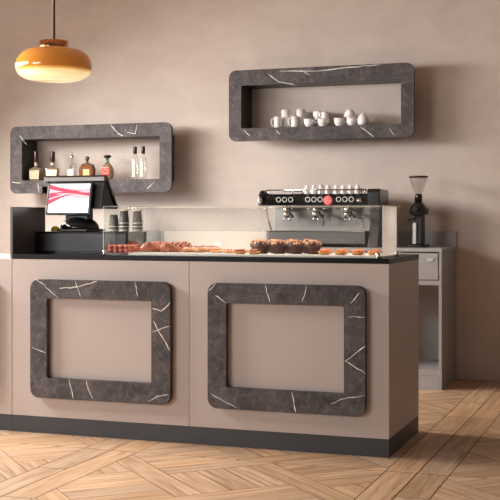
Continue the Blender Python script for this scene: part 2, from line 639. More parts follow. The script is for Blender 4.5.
def build_floor():
    P = 1.533
    X0, Y0 = -2.566, 5.12
    BW = 0.145
    boards = []   # poly, angle
    r2 = math.sqrt(0.5)

    def rot_rect(p0, p1, q0, q1, cx, cy):
        return [(cx+(p-q)*r2, cy+(p+q)*r2) for p, q in ((p0, q0), (p1, q0), (p1, q1), (p0, q1))]
    for ix in range(-4, 5):
        for iy in range(-4, 4):
            x0, y0 = X0+ix*P, Y0+iy*P
            x1, y1 = x0+P, y0+P
            if x1 < -9 or x0 > 3.8 or y1 < -1.5 or y0 > 8.3:
                continue
            # a long border board on each side, running towards the back wall
            ym = y0+P*(0.35 if (ix+iy) % 2 else 0.7)
            for (a0, a1) in ((x0, x0+BW), (x1-BW, x1)):
                for (b0, b1) in ((y0, ym), (ym, y1)):
                    boards.append(([(a0, b0), (a1, b0), (a1, b1), (a0, b1)], 90, 0.0026))
            cx, cy = (x0+x1)/2, (y0+y1)/2
            ii = P-2*BW
            pitch = 0.53
            bw = 0.125
            n = 4
            for a in range(-n, n+1):
                for b in range(-n-1, n+2):
                    p, q = a*pitch, b*pitch
                    # band pieces, woven
                    L = []
                    if (a+b) % 2 == 0:
                        L.append((rot_rect(p-bw/2-(pitch-bw), p+bw/2+(pitch-bw), q-bw/2, q+bw/2, cx, cy), 45))
                    else:
                        L.append((rot_rect(p-bw/2, p+bw/2, q-bw/2-(pitch-bw), q+bw/2+(pitch-bw), cx, cy), 135))
                    # pocket boards
                    s0, s1 = p+bw/2, p+pitch-bw/2
                    t0, t1 = q+bw/2, q+pitch-bw/2
                    for k in range(3):
                        if (a+b) % 2:
                            h = (t1-t0)/3
                            L.append((rot_rect(s0, s1, t0+k*h, t0+(k+1)*h, cx, cy), 45))
                        else:
                            h = (s1-s0)/3
                            L.append((rot_rect(s0+k*h, s0+(k+1)*h, t0, t1, cx, cy), 135))
                    for poly, ang in L:
                        for (A, B, C) in ((1, 0, x1-BW), (-1, 0, -(x0+BW)), (0, 1, y1), (0, -1, -y0)):
                            poly = clip(poly, A, B, C)
                            if len(poly) < 3:
                                break
                        if len(poly) >= 3:
                            boards.append((poly, ang, 0.0016))
    V, Fc, tone, UV = [], [], [], []
    for poly, ang, g in boards:
        for (A, B, C) in ((1, 0, 3.5), (-1, 0, 8.5), (0, 1, 8.24), (0, -1, 1.0)):
            poly = clip(poly, A, B, C)
            if len(poly) < 3:
                break
        if len(poly) < 3:
            continue
        poly = inset(poly, g)
        if len(poly) < 3:
            continue
        b = len(V)
        V += [(x, y, 0) for x, y in poly]
        Fc.append([b+i for i in range(len(poly))])
        t = random.gauss(0.92, 0.08)
        wv = random.uniform(-0.13, 0.03)
        tone.append((t, t*(1+wv*0.6), t*(1+wv*1.4), 1))
        a = math.radians(ang)
        ox, oy = random.uniform(0, 50), random.uniform(0, 50)
        UV.append([(x*math.cos(a)+y*math.sin(a)+ox, -x*math.sin(a)+y*math.cos(a)+oy) for x, y in poly])
    me = bpy.data.meshes.new('floor')
    base = len(V)
    V += [(-8.5, -1, -0.004), (3.5, -1, -0.004), (3.5, 8.24, -0.004), (-8.5, 8.24, -0.004),
          (-8.5, -1, -0.05), (3.5, -1, -0.05), (3.5, 8.24, -0.05), (-8.5, 8.24, -0.05)]
    nb = len(Fc)
    Fc += [[base, base+1, base+2, base+3], [base+7, base+6, base+5, base+4]]
    me.from_pydata(V, [], Fc)
    me.materials.append(M['wood'])
    me.materials.append(M['gap'])
    at = me.attributes.new('tone', 'FLOAT_COLOR', 'CORNER')
    uv = me.uv_layers.new(name='grain')
    for pi, p in enumerate(me.polygons):
        if pi >= nb:
            p.material_index = 1
            continue
        for k, li in enumerate(p.loop_indices):
            at.data[li].color = tone[pi]
            uv.data[li].uv = UV[pi][k]
    # boards face up
    me.update()
    import bmesh
    bm = bmesh.new()
    bm.from_mesh(me)
    for f in bm.faces:
        if f.normal.z < 0 and f.material_index == 0:
            f.normal_flip()
    bm.to_mesh(me)
    bm.free()
    o = bpy.data.objects.new('floor', me)
    COL.objects.link(o)
    struct(o)


build_floor()
WY = 8.24
struct(MB().box(-8.5, 3.5, WY, WY+0.12, -0.05, 3.3).build('wall_back', 'wall'))
struct(MB().box(-8.5, 3.5, 3.0, WY, 3.2, 3.3).build('ceiling', 'ceiling'))


# ------------------------------------------------------------------ the main counter
CY = 5.403     # front plane of the counter
CX1 = -1.226   # right end
CB = 6.12      # rear
CZ = 0.932

F1V = [[(-0.322, 0.283), (-0.239, 0.22)], [(-0.38, 0.316), (-0.312, 0.283)], [(-0.231, 0.271), (-0.159, 0.274), (-0.111, 0.283), (-0.008, 0.311)], [(-0.136, 0.311), (-0.102, 0.228)], [(0.209, 0.318), (0.227, 0.236)], [(0.307, 0.18), (0.357, 0.165), (0.384, 0.185), (0.408, 0.212)], [(0.307, 0.057), (0.407, 0.09)], [(0.312, 0.115), (0.357, 0.042), (0.407, -0.033)], [(-0.397, -0.049), (-0.312, -0.074)], [(-0.174, -0.204), (-0.149, -0.307)], [(-0.074, -0.208), (-0.055, -0.265), (-0.031, -0.304)], [(0.285, -0.301), (0.339, -0.27), (0.396, -0.259)]]
F2V = [[(-0.364, 0.252), (-0.305, 0.214)], [(-0.402, 0.275), (-0.364, 0.311)], [(-0.1, 0.312), (-0.075, 0.223)], [(0.114, 0.311), (0.092, 0.228)], [(0.326, 0.164), (0.41, 0.166)], [(0.41, 0.028), (0.309, -0.049), (0.41, -0.105)], [(0.335, 0.23), (0.38, 0.283)], [(0.039, -0.21), (0.059, -0.31)], [(0.236, -0.261), (0.3, -0.232), (0.407, -0.209)], [(-0.393, -0.241), (-0.248, -0.309)]]


def marble_frame(parent, cx, veins, name='marble_frame'):
    mb = MB()
    ring_frame(mb, 0.814, 0.630, 0.05, 0.61, 0.425, 0.012, 0, 0.036, icx=-0.003, icz=0.004)
    for i, v in enumerate(veins):
        vein(mb, v, -0.0006, 0.0058 if i in (2, 6, 7, 5) else 0.0042)
    return mb.build(name, ['marble', 'vein'], parent, loc=(cx, 5.367-CY, 0.510))


counter = thing('service_counter', 'long taupe bar counter with two marble frames, black kickboard and black top', 'counter', (0, CY, 0))
b = MB().box(-3.300, CX1-0.018, 0.018, CB-CY, 0.09, CZ).build('body', 'taupe', counter)
for x0, x1 in ((-3.3005, -2.2655), (-2.2635, CX1)):
    MB().box(x0, x1, 0, 0.0175, 0.089, CZ-0.001).build('front_panel', 'taupe', counter, 0.0008, seg=1)
MB().box(CX1-0.0175, CX1, 0.0180, CB-CY, 0.089, CZ-0.001).build('side_panel', 'taupe', counter, 0.0008, seg=1)
MB().box(-3.300, CX1-0.0005, 0.001, CB-CY-0.001, 0, 0.0885).build('kickboard', 'kick', counter, 0.0008, seg=1)
MB().box(-3.300, CX1+0.001, -0.001, CB-CY+0.005, CZ, 0.957).build('worktop', 'top', counter, 0.0015)
marble_frame(counter, -2.762, F1V)
marble_frame(counter, -1.742, F2V)

c2 = thing('side_counter', 'taupe counter section with a cream top, cut off by the left edge', 'counter', (0, CY, 0))
MB().box(-5.4, -3.3045, 0.018, CB-CY, 0.09, CZ-0.0065).build('body', 'taupe', c2)
MB().box(-4.340, -3.3035, 0, 0.0175, 0.089, CZ-0.0065).build('front_panel', 'taupe', c2, 0.0008, seg=1)
MB().box(-5.4, -4.342, 0, 0.0175, 0.089, CZ-0.0065).build('front_panel', 'taupe', c2, 0.0008, seg=1)
MB().box(-5.4, -3.3035, 0.006, CB-CY-0.02, 0, 0.089).build('kickboard', 'kick', c2)
MB().box(-5.4, -3.3035, -0.001, CB-CY+0.005, CZ-0.006, CZ).build('worktop', 'cream', c2, 0.001)
marble_frame(c2, -3.801, F1V[:6])

# dark divider board standing on the left end of the black top
tag(MB().box(-3.321, -3.3045, 5.415, 5.765, CZ+0.0004, 1.213).build('divider_panel', 'divider', None, 0.001), 'upright charcoal divider board against the left end of the black counter top', 'divider')

# long black pedestal under the till
bx = thing('till_plinth', 'low glossy black box the till stands on', 'box', (0, 0, 0.9575))
MB().box(-3.3035, -2.735, 5.65, 5.91, 0, 0.119).build('box_body', 'black', bx, 0.002)
MB().box(-3.296, -2.743, 5.6485, 5.6498, 0.012, 0.108).build('drawer_front', 'satin', bx, 0.0003, seg=1)


# ------------------------------------------------------------------ wall shelves
def wall_shelf(label, cx, cz, W, H, iw, ih, icx, icz, veins, seams):
    t = thing('wall_shelf', label, 'shelf', (cx, 8.0, cz), group=None)
    mb = MB()
    ring_frame(mb, W, H, 0.055, iw, ih, 0.012, 0, 0.03, icx=icx, icz=icz)
    for i, v in enumerate(veins):
        vein(mb, v, -0.0006, 0.0065 if i in (0, 2) else 0.005)
    for sx in seams:
        if True:
            mb.box(sx-0.0012, sx+0.0012, -0.0006, 0.0, ih/2+icz+0.001, H/2-0.001, 2)
            mb.box(sx-0.0012, sx+0.0012, -0.0006, 0.0, -H/2+0.001, -ih/2+icz-0.001, 2)
    mb.build('marble_frame', ['marble', 'vein', 'seam'], t)
    k = MB()
    x0, x1, z0, z1 = icx-iw/2, icx+iw/2, icz-ih/2, icz+ih/2
    T = 0.018
    Y0, Y1 = 0.0305, WY-8.0-0.001
    k.box(x0-T, x1+T, Y0, Y1, z0-T, z0)
    k.box(x0-T, x1+T, Y0, Y1, z1, z1+T)
    k.box(x0-T, x0, Y0, Y1, z0, z1)
    k.box(x1, x1+T, Y0, Y1, z0, z1)
    k.build('box_surround', 'satin', t)
    return t


S1V = [[(0.191, 0.261), (0.253, 0.19), (0.299, 0.17)], [(0.33, 0.197), (0.4, 0.184), (0.419, 0.255)], [(-0.69, -0.175), (-0.606, -0.182)], [(-0.45, -0.18), (-0.44, -0.26)], [(0.56, -0.19), (0.5, -0.24)], [(-0.62, 0.20), (-0.55, 0.12)]]
S2V = [[(-0.388, 0.225), (-0.311, 0.168), (-0.172, 0.134)], [(-0.142, 0.249), (-0.066, 0.205)], [(-0.295, 0.244), (-0.02, 0.232), (0.249, 0.249), (0.455, 0.258)], [(0.308, -0.178), (0.396, -0.245), (0.405, -0.258)], [(-0.577, -0.183), (-0.529, -0.229)], [(-0.326, -0.19), (-0.295, -0.22)], [(0.52, -0.2), (0.56, -0.25)]]
wall_shelf('marble framed wall shelf holding the liquor bottles', -4.203, 1.616, 1.407, 0.534, 1.203, 0.328, 0.004, 0.0, S1V, (-0.554, 0.517))
wall_shelf('marble framed wall shelf holding the white cups and jugs', -2.334, 1.988, 1.396, 0.528, 1.206, 0.318, 0.002, -0.010, S2V, (-0.534, 0.595))
Z1 = 1.616-0.164     # floor of left niche
Z2 = 1.988-0.010-0.159   # floor of right niche

# ------------------------------------------------------------------ back bar
BY0, BX1, WTZ = 7.66, -1.378, 0.949
pitch = 0.7595
labels = ['steel back cabinet at the right end, with drawer over an open bay',
          'steel back cabinet second from the right, hidden low behind the counter',
          'steel back cabinet third from the right, hidden low behind the counter',
          'steel back cabinet at the far left, hidden low behind the counter']
cab0 = None
for i in range(4):
    if i == 0:
        c = thing('back_cabinet', labels[0], 'cabinet', (BX1, BY0, 0), group='steel back cabinets')
        W = 0.757
        body = MB()
        body.box(-0.02, 0, 0.0, 0.575, 0, 0.924)
        body.box(-W, -W+0.02, 0.0, 0.575, 0, 0.924)
        body.box(-W+0.02, -0.02, 0.555, 0.575, 0.09, 0.924)
        body.box(-W+0.02, -0.02, 0.004, 0.555, 0.09, 0.132)
        body.box(-W+0.02, -0.02, 0.002, 0.02, 0.70, 0.732)
        body.build('carcass', 'steel_in', c, 0.001, seg=1)
        MB().box(-W+0.021, -0.021, 0.0, 0.02, 0, 0.0895).build('plinth', 'steel', c)
        dr = MB().box(-W+0.024, -0.024, -0.001, 0.017, 0.736, 0.918)
        dr.box(-W+0.03, -0.03, 0.018, 0.5, 0.745, 0.90)
        d = dr.build('drawer', 'steel', c, 0.001, seg=1)
        h = MB()
        h.prism([(-0.1, 0.885), (-0.03-0.02, 0.885), (-0.062, 0.862), (-0.1, 0.858)], -0.007, -0.0012)
        h.build('handle', 'dial', d, 0.001)
        e = MB()
        for (a0, a1, z0, z1) in ((-W+0.024, -0.024, 0.9155, 0.9185), (-W+0.024, -0.024, 0.7355, 0.7385), (-0.0275, -0.024, 0.7385, 0.9155)):
            e.box(a0, a1, -0.0022, -0.0012, z0, z1)
        e.build('drawer_trim', 'chrome', d)
        cab0 = c
    else:
        c = copy_tree(cab0)
        c.location = (BX1-pitch*i, BY0, 0)
        c['label'] = labels[i]
wt = thing('back_worktop', 'long steel worktop with low splashback, carrying the espresso machine', 'worktop', (0, BY0, 0.925))
MB().box(BX1-4*pitch, BX1+0.002, -0.002, 0.577, 0, 0.024).build('worktop_slab', 'steel', wt, 0.0015)
MB().box(BX1-4*pitch, BX1+0.002, 0.557, 0.577, 0.0245, 0.131).build('splashback', 'steel_in', wt, 0.001)


# ------------------------------------------------------------------ espresso machine
def espresso():
    t = thing('espresso_machine', 'wide black and chrome three group espresso machine on the back worktop', 'coffee machine', (-2.247, 7.72, WTZ+0.0005))
    # local x from -0.44 to 0.44 ; y 0 front .. 0.44 back
    bd = MB()
    for x in (-0.38, 0.30):
        for y in (0.06, 0.38):
            MB().lathe([(0.022, 0), (0.022, 0.02)], (x, y, 0), 12).build('foot', 'rubber', t)
    MB().box(-0.42, 0.33, 0.0, 0.44, 0.0205, 0.108).build('base', 'dsteel', t, 0.006)
    MB().box(-0.415, 0.325, -0.002, 0.20, 0.1085, 0.1145).build('drip_tray', 'chrome', t, 0.001)
    MB().box(-0.40, 0.33, 0.215, 0.43, 0.1088, 0.285).build('back_panel', 'mid_steel', t, 0.004)
    # right side cheek
    MB().prism([(0.0, 0.0005), (0.44, 0.0005), (0.44, 0.284), (0.05, 0.284), (0.07, 0.18), (0.03, 0.10)], 0.345, 0.415, plane='yz').build('side_panel', 'dsteel', t, 0.004)
    # head with the controls
    hd = MB()
    hd.prism([(0.0, 0.287), (0.43, 0.287), (0.43, 0.372), (0.03, 0.372), (-0.005, 0.355)], -0.41, 0.345, plane='yz')
    hd.build('control_head', 'black', t, 0.004)
    MB().prism([(-0.02, 0.283), (0.10, 0.283), (0.10, 0.402), (0.02, 0.402), (-0.02, 0.36)], -0.452, -0.4105, plane='yz').build('end_cap', 'black', t, 0.014)
    MB().prism([(-0.02, 0.285), (0.25, 0.285), (0.25, 0.400), (0.0, 0.405), (-0.02, 0.385)], 0.3455, 0.436, plane='yz').build('end_cap', 'black', t, 0.006)
    # cup rail along the top
    for y in (0.02, 0.40):
        r = MB()
        r.tube([(-0.40, y, 0.402), (0.33, y, 0.402)], 0.005)
        for x in (-0.39, -0.2, 0.0, 0.2, 0.32):
            r.tube([(x, y, 0.371), (x, y, 0.402)], 0.003)
        r.build('cup_rail', 'chrome', t)
    MB().box(-0.40, -0.145, 0.04, 0.38, 0.3725, 0.382).build('cup_tray', 'steel', t, 0.002)
    # knob at the left
    MB().lathe([(0.004, 0), (0.004, 0.02), (0.02, 0.022), (0.022, 0.04), (0.015, 0.048), (0, 0.05)], (-0.425, -0.016, 0.325), 16, axis='y').build('steam_knob', 'chrome', t)
    MB().lathe([(0.012, 0), (0.014, 0.03), (0.006, 0.04), (0, 0.041)], (0.292, 0.0, 0.325), 16, axis='y', sx=1.6).build('steam_knob', 'chrome', t)
    # button rings
    for gx in (-0.256, -0.040, 0.184):
        for k in range(3):
            x = gx+(k-1)*0.045
            o = MB()
            o.tube([(x+0.0165*math.cos(a*PI/8), -0.004, 0.333+0.0165*math.sin(a*PI/8)) for a in range(16)], 0.0028, closed=True, n=6)
            o.lathe([(0.013, 0), (0.012, 0.002)], (x, -0.001, 0.333), 16, axis='y', m=1)
            o.build('button', ['dial', 'satin'], t)
            MB().lathe([(0.004, 0), (0.004, 0.003)], (x, 0.003, 0.302), 8, axis='y').build('indicator', 'dial', t)
    # red round badge
    bdg = MB().lathe([(0.034, 0), (0.034, 0.006), (0.030, 0.009)], (0.062, 0.0, 0.326), 28, axis='y').build('badge', 'red', t)
    mk = MB()
    mk.tube([(0.062+0.021*math.cos(a*PI/12), -0.0095, 0.326+0.021*math.sin(a*PI/12)) for a in range(24)], 0.0013, closed=True, n=5)
    for a in range(3):
        q = PI/2+a*2*PI/3
        mk.tube([(0.062, -0.0095, 0.326), (0.062+0.017*math.cos(q), -0.0095, 0.326+0.017*math.sin(q))], 0.002, n=5)
    mk.build('badge_emblem', 'badge_mark', bdg)
    # groups
    for gx in (-0.262, -0.045, 0.185):
        g = MB()
        g.lathe([(0.030, 0.245), (0.034, 0.25), (0.034, 0.2865)], (gx, 0.07, 0), 20)
        g.tube([(gx, 0.10, 0.275), (gx, 0.20, 0.27), (gx, 0.22, 0.27)], 0.022)
        go = g.build('group_head', 'chrome', t)
        for s in (-1, 1):
            pass
        pf = MB()
        pf.lathe([(0.012, 0.205), (0.022, 0.215), (0.031, 0.225), (0.033, 0.2445)], (gx, 0.07, 0), 20)
        pf.tube([(gx-0.014, 0.07, 0.208), (gx-0.020, 0.07, 0.195), (gx-0.020, 0.07, 0.183)], 0.006)
        pf.tube([(gx+0.014, 0.07, 0.208), (gx+0.020, 0.07, 0.195), (gx+0.020, 0.07, 0.183)], 0.006)
        p = pf.build('portafilter', 'chrome', t)
        MB().tube([(gx+0.018, 0.045, 0.236), (gx+0.045, 0.0, 0.228), (gx+0.075, -0.05, 0.215), (gx+0.085, -0.065, 0.211)], [0.008, 0.012, 0.013, 0.009]).build('handle', 'cap_black', p)
    # steam wands and hot water pipe
    MB().tube([(-0.40, 0.03, 0.287), (-0.395, 0.0, 0.26), (-0.375, -0.015, 0.19), (-0.35, -0.02, 0.12)], 0.0055).build('steam_wand', 'dsteel', t)
    MB().tube([(0.31, 0.03, 0.287), (0.315, 0.0, 0.26), (0.315, -0.012, 0.19), (0.312, -0.015, 0.13)], 0.0055).build('steam_wand', 'chrome', t)
    MB().tube([(0.025, 0.03, 0.287), (0.027, 0.005, 0.26), (0.027, 0.0, 0.20), (0.027, 0.0, 0.15)], 0.005).build('water_pipe', 'dsteel', t)
    return t


espresso()

# espresso cups upside down on the machine
cup_lab = 'small white cup turned upside down on top of the espresso machine'


def small_cup(name='espresso_cup', label=cup_lab, group='cups on the espresso machine'):
    t = thing(name, label, 'cup', group=group)
    MB().lathe([(0.0235, 0.0), (0.023, 0.014), (0.019, 0.036), (0.012, 0.055), (0.012, 0.062), (0.0, 0.062)], n=20, cap=False).build('cup_body', 'ceramic', t)
    MB().tube([(0.021, 0.01, 0.014), (0.026, 0.02, 0.014), (0.026, 0.026, 0.026), (0.022, 0.022, 0.036), (0.014, 0.010, 0.038)], 0.003, n=8).build('handle', 'ceramic', t)
    return t


p0 = small_cup()
cz = WTZ+0.0005+0.3735
xs = [-0.115, -0.064, -0.013, 0.038, 0.100, 0.151, 0.202, 0.253]
order = ['first', 'second', 'third', 'fourth', 'fifth', 'sixth', 'seventh', 'eighth']
for i, x in enumerate(xs):
    o = p0 if i == 0 else copy_tree(p0)
    o.location = (-2.247+x, 7.80, cz)
    o.rotation_euler.z = random.uniform(-0.2, 0.2)
    o['label'] = 'white upturned espresso cup, %s from the left along the front edge of the machine top' % order[i]
xs2 = [-0.09, -0.035, 0.015, 0.125, 0.176, 0.227]
for i, x in enumerate(xs2):
    o = copy_tree(p0)
    o.location = (-2.247+x, 7.90, cz)
    o.rotation_euler.z = random.uniform(-0.6, 0.6)
    o['label'] = 'white upturned espresso cup, %s from the left in the rear row on the machine top' % order[i]
    o['group'] = 'cups on the espresso machine'

# ------------------------------------------------------------------ grinder
g = thing('coffee_grinder', 'black coffee grinder with glass bean hopper at the right of the back worktop', 'grinder', (-1.590, 7.93, WTZ+0.0005))
MB().prism(rrect(0.13, 0.20, 0.03), 0, 0.018, plane='xy').build('base', 'cap_black', g, 0.003)
MB().prism([(-0.05, 0.018), (0.07, 0.018), (0.06, 0.26), (-0.02, 0.26), (-0.035, 0.2)], -0.036, 0.034, plane='yz').build('body', 'satin', g, 0.008)
MB().box(-0.028, -0.004, -0.060, -0.0505, 0.022, 0.17).build('front_trim', 'dial', g, 0.002)
mb = MB()
mb.lathe([(0.0, -0.05), (0.035, -0.05), (0.052, -0.035), (0.052, 0.03), (0.035, 0.045), (0, 0.045)], (0.0, 0, 0.262), 24, axis='y')
mb.lathe([(0.0, 0.045), (0.018, 0.045), (0.018, 0.055), (0, 0.056)], (0.0, 0, 0.262), 16, axis='y')
mb.build('motor_housing', 'satin', g)
MB().lathe([(0.022, -0.065), (0.024, -0.055), (0.024, 0.055), (0.022, 0.065)], (0.0, 0.02, 0.25), 20, axis='x').build('adjustment_dial', 'dsteel', g)
MB().tube([(-0.01, -0.055, 0.20), (-0.03, -0.085, 0.19), (-0.055, -0.10, 0.19)], 0.006).build('lever', 'cap_black', g)
MB().lathe([(0.026, 0.31), (0.026, 0.365), (0.022, 0.372)], n=20).build('hopper_collar', 'cap_black', g)
MB().lathe([(0.0225, 0.372), (0.03, 0.385), (0.062, 0.46), (0.064, 0.484), (0.062, 0.484), (0.060, 0.46), (0.028, 0.386), (0.02, 0.374)], n=28, cap=False).build('bean_hopper', 'hopper', g)
MB().lathe([(0.066, 0.4845), (0.067, 0.494), (0.06, 0.497)], n=28).build('hopper_lid', 'cap_brown', g)


# ------------------------------------------------------------------ pendant lamp
L = thing('pendant_lamp', 'amber glass pendant lamp with glowing cream underside above the counter', 'lamp', (-3.19, 5.66, 1.996))
prof = []
Rm = 0.213
for i in range(25):
    a = -PI/2+PI*i/24
    cr = math.copysign(abs(math.cos(a))**0.56, math.cos(a))
    sz = math.copysign(abs(math.sin(a))**0.95, math.sin(a))
    prof.append((max(Rm*cr, 0.0), (0.108 if a > 0 else 0.082)*sz))
sh = MB().lathe(prof, n=64, cap=False).build('shade', 'amber_shade', L)
MB().lathe([(0.079, 0.096), (0.080, 0.100), (0.080, 0.142), (0.078, 0.145), (0, 0.145)], n=40).build('shade_cap', 'brass', L)
MB().tube([(0, 0, 0.145), (0, 0, 1.180)], 0.007).build('cord', 'cord', L)
MB().lathe([(0.05, 1.180), (0.05, 1.200), (0.03, 1.2038)], n=24).build('ceiling_rose', 'brass', L)


# ------------------------------------------------------------------ display case
DX0, DX1, DY0, DY1, DZ = -2.770, -1.268, 5.445, 5.86, 0.9575
FZ = 0.968
case = thing('display_case', 'low glass pastry display case on the black counter top', 'display case', (0, 0, 0))
MB().box(-2.625, DX1+0.0035, DY0, DY1, DZ, FZ).build('white_deck', 'white', case, 0.001)


def pane(x0, x1, y0, y1, z0, z1, m='glass', name='glass_pane'):
    return MB().box(x0, x1, y0, y1, z0, z1).build(name, m, case)


pane(-2.6225, DX1, DY0-0.006, DY0-0.001, DZ, 1.213)
pane(-2.6225, -2.6180, 5.642, DY1-0.012, FZ+0.0005, 1.213)
pane(-2.6, -2.0, DY1-0.016, DY1-0.0115, FZ+0.0005, 1.080, 'lit_splash', 'lit_splash_band')  # added strip, stands in for the brightly lit splashback behind the case
pane(DX1-0.001, DX1+0.004, DY0, 5.75, FZ+0.0005, 1.210, 'milk')
pane(-2.617, DX1-0.003, DY0+0.03, DY1-0.012, 1.2085, 1.213, 'glass', 'glass_top')
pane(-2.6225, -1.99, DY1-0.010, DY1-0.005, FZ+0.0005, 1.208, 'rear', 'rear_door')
pane(-2.04, DX1-0.004, DY1-0.004, DY1, FZ+0.0005, 1.208, 'glass', 'rear_door')
e = MB()
e.box(-2.6225, DX1, DY0-0.0062, DY0-0.0008, 1.2131, 1.2142)
e.box(DX1-0.004, DX1+0.005, DY0, DY1, 1.2131, 1.2146)
e.box(-2.6225, DX1, DY1-0.012, DY1, 1.2131, 1.2142)
e.build('glass_edge', 'edge', case)
for x, y in ((DX1-0.018, DY0-0.012), (DX1+0.006, 5.74)):
    MB().lathe([(0.0, 0), (0.011, 0), (0.012, 0.004), (0.012, 0.022), (0.007, 0.03), (0, 0.031)], (x, y, DZ+(0 if y < 5.5 else 0)), 14).build('clamp', 'chrome', case)
MB().box(-2.61, DX1-0.01, DY0+0.001, DY0+0.009, 1.2062, 1.2080).build('led_strip', 'led', case)

ll = area('case_light', (-1.94, DY0+0.20, 1.2065), (-1.94, DY0+0.2001, 0.97), 1.28, 0.03, 4.2, (1, 0.90, 0.78))
# small glass box at the left end, in front of the plinth
case2 = thing('macaron_box', 'small clear glass box of pink macarons at the left end of the pastry case', 'glass box', (0, 0, 0))
for nm_, bb in (('front', (DX0, -2.625, DY0-0.006, DY0-0.001)), ('left', (DX0-0.0005, DX0+0.004, DY0, 5.640)), ('right', (-2.629, -2.6245, DY0, 5.640))):
    MB().box(*bb, DZ, 1.213).build('glass_pane', 'glass', case2)
e = MB()
e.box(DX0-0.001, -2.625, DY0-0.0062, DY0-0.0008, 1.2131, 1.2142)
e.box(DX0-0.0015, DX0+0.001, DY0-0.0075, DY0-0.0062, DZ, 1.213)
e.box(DX0-0.001, DX0+0.004, DY0, 5.640, 1.2131, 1.2142)
e.box(-2.629, -2.6245, DY0, 5.640, 1.2131, 1.2142)
e.build('glass_edge', 'edge', case2)
MB().lathe([(0.0, 0), (0.009, 0), (0.010, 0.004), (0.010, 0.018), (0.006, 0.024), (0, 0.025)], (DX0+0.010, DY0-0.016, DZ), 14).build('clamp', 'chrome', case2)


# ------------------------------------------------------------------ food in the case
def muffin():
    t = thing('muffin', '', 'muffin', group='chocolate nut muffins in the display case')
    mb = MB()
    V = []
    n = 28
    prof = [(0.027, 0), (0.036, 0.040)]
    VV, FF = [], []
    for k, (r, z) in enumerate(prof):
        for i in range(n):
            rr = r*(1.04 if i % 2 else 0.97)
            VV.append((rr*math.cos(2*PI*i/n), rr*math.sin(2*PI*i/n), z))
    for i in range(n):
        j = (i+1) % n
        FF.append((i, j, n+j, n+i))
    FF.append(tuple(range(n))[::-1])
    mb.add(VV, FF, 0, False)
    mb.build('cake_case', 'choc', t)
    tp = MB()
    tp.ball((0, 0, 0.040), 0.0415, 0.0415, 0.028, n=20, k=8, zmin=-0.35, noise=0.05)
    for i in range(46):
        a, r = random.uniform(0, 2*PI), 0.040*math.sqrt(random.random())
        z = 0.040+0.028*math.sqrt(max(0, 1-(r/0.0415)**2))
        tp.ball((r*math.cos(a), r*math.sin(a), z), random.uniform(0.004, 0.0065), n=6, k=3, m=1 if random.random() < .75 else 0)
    tp.build('topping', ['choc', 'nut'], t)
    return t


mu0 = muffin()
first = True
rows = [(5.60, [-1.938, -1.846, -1.754, -1.662], 'front'), (5.695, [-1.985, -1.893, -1.801, -1.709], 'middle'), (5.79, [-2.03, -1.938, -1.846, -1.754], 'back')]
for y, xx, rn in rows:
    for i, x in enumerate(xx):
        o = mu0 if first else copy_tree(mu0)
        first = False
        o.location = (x, y, FZ+0.0005)
        o.rotation_euler.z = random.uniform(0, 6)
        o['label'] = 'chocolate muffin with nut topping, %s from the left in the %s row' % (order[i], rn)


def macaron():
    t = thing('macaron', '', 'macaron', group='pink macarons at the left end of the case')
    s = MB()
    s.lathe([(0.0, 0.0), (0.017, 0.0), (0.021, 0.005), (0.021, 0.010)], n=16)
    s.lathe([(0.021, 0.016), (0.0215, 0.02), (0.017, 0.027), (0.008, 0.031), (0, 0.0315)], n=16)
    s.build('shells', 'pinkshell', t)
    MB().lathe([(0.0185, 0.010), (0.019, 0.013), (0.0185, 0.016)], n=16).build('filling', 'filling', t)
    return t


tag(MB().box(-2.762, -2.633, 5.455, 5.628, DZ+0.0003, DZ+0.010).build('macaron_tray', 'clear', None, 0.002), 'small clear tray under the pink macarons at the left end of the case', 'tray')
mc0 = macaron()
mc0.scale = (0.66, 0.66, 0.66)
first = True
rn = ['front', 'second', 'third', 'rear']
for j in range(4):
    for i in range(4):
        for k in range(2):
            o = mc0 if first else copy_tree(mc0)
            first = False
            o.location = (-2.744+i*0.031, 5.475+j*0.042, DZ+0.0105+k*0.0212)
            o['label'] = 'pink brown macaron, %s from the left in the %s row, %s layer' % (order[i], rn[j], ('lower', 'upper')[k])


def croissant(m='croissant', glaze=False, sc=1.0):
    t = thing('croissant', '', 'croissant')
    mb = MB()
    P, R = [], []
    N = 25
    for i in range(N):
        s = -1+2*i/(N-1)
        P.append((s*0.058, 0.028*s*s, 0.020*(1-0.45*abs(s))))
        R.append(max(0.004, (0.0215*(1-abs(s)**1.8)+0.004)*(1+0.09*math.cos(i*PI/1.5))))
    P = [(p[0], p[1], r) for p, r in zip(P, R)]
    mb.tube(P, R, n=14)
    mb.build('crust', m, t)
    if glaze:
        g_ = MB()
        for k in (-0.55, -0.3, -0.05, 0.2, 0.45):
            i = int((k+1)/2*(N-1))
            c, r = P[i], R[i]
            g_.tube([(c[0]+0.006*math.sin(a), c[1]+(r*1.02)*math.cos(a), c[2]+(r*1.02)*math.sin(a)) for a in [x*PI/8 for x in range(0, 9)]], 0.005, n=6)
        g_.build('chocolate_stripes', 'darkglaze', t)
    return t


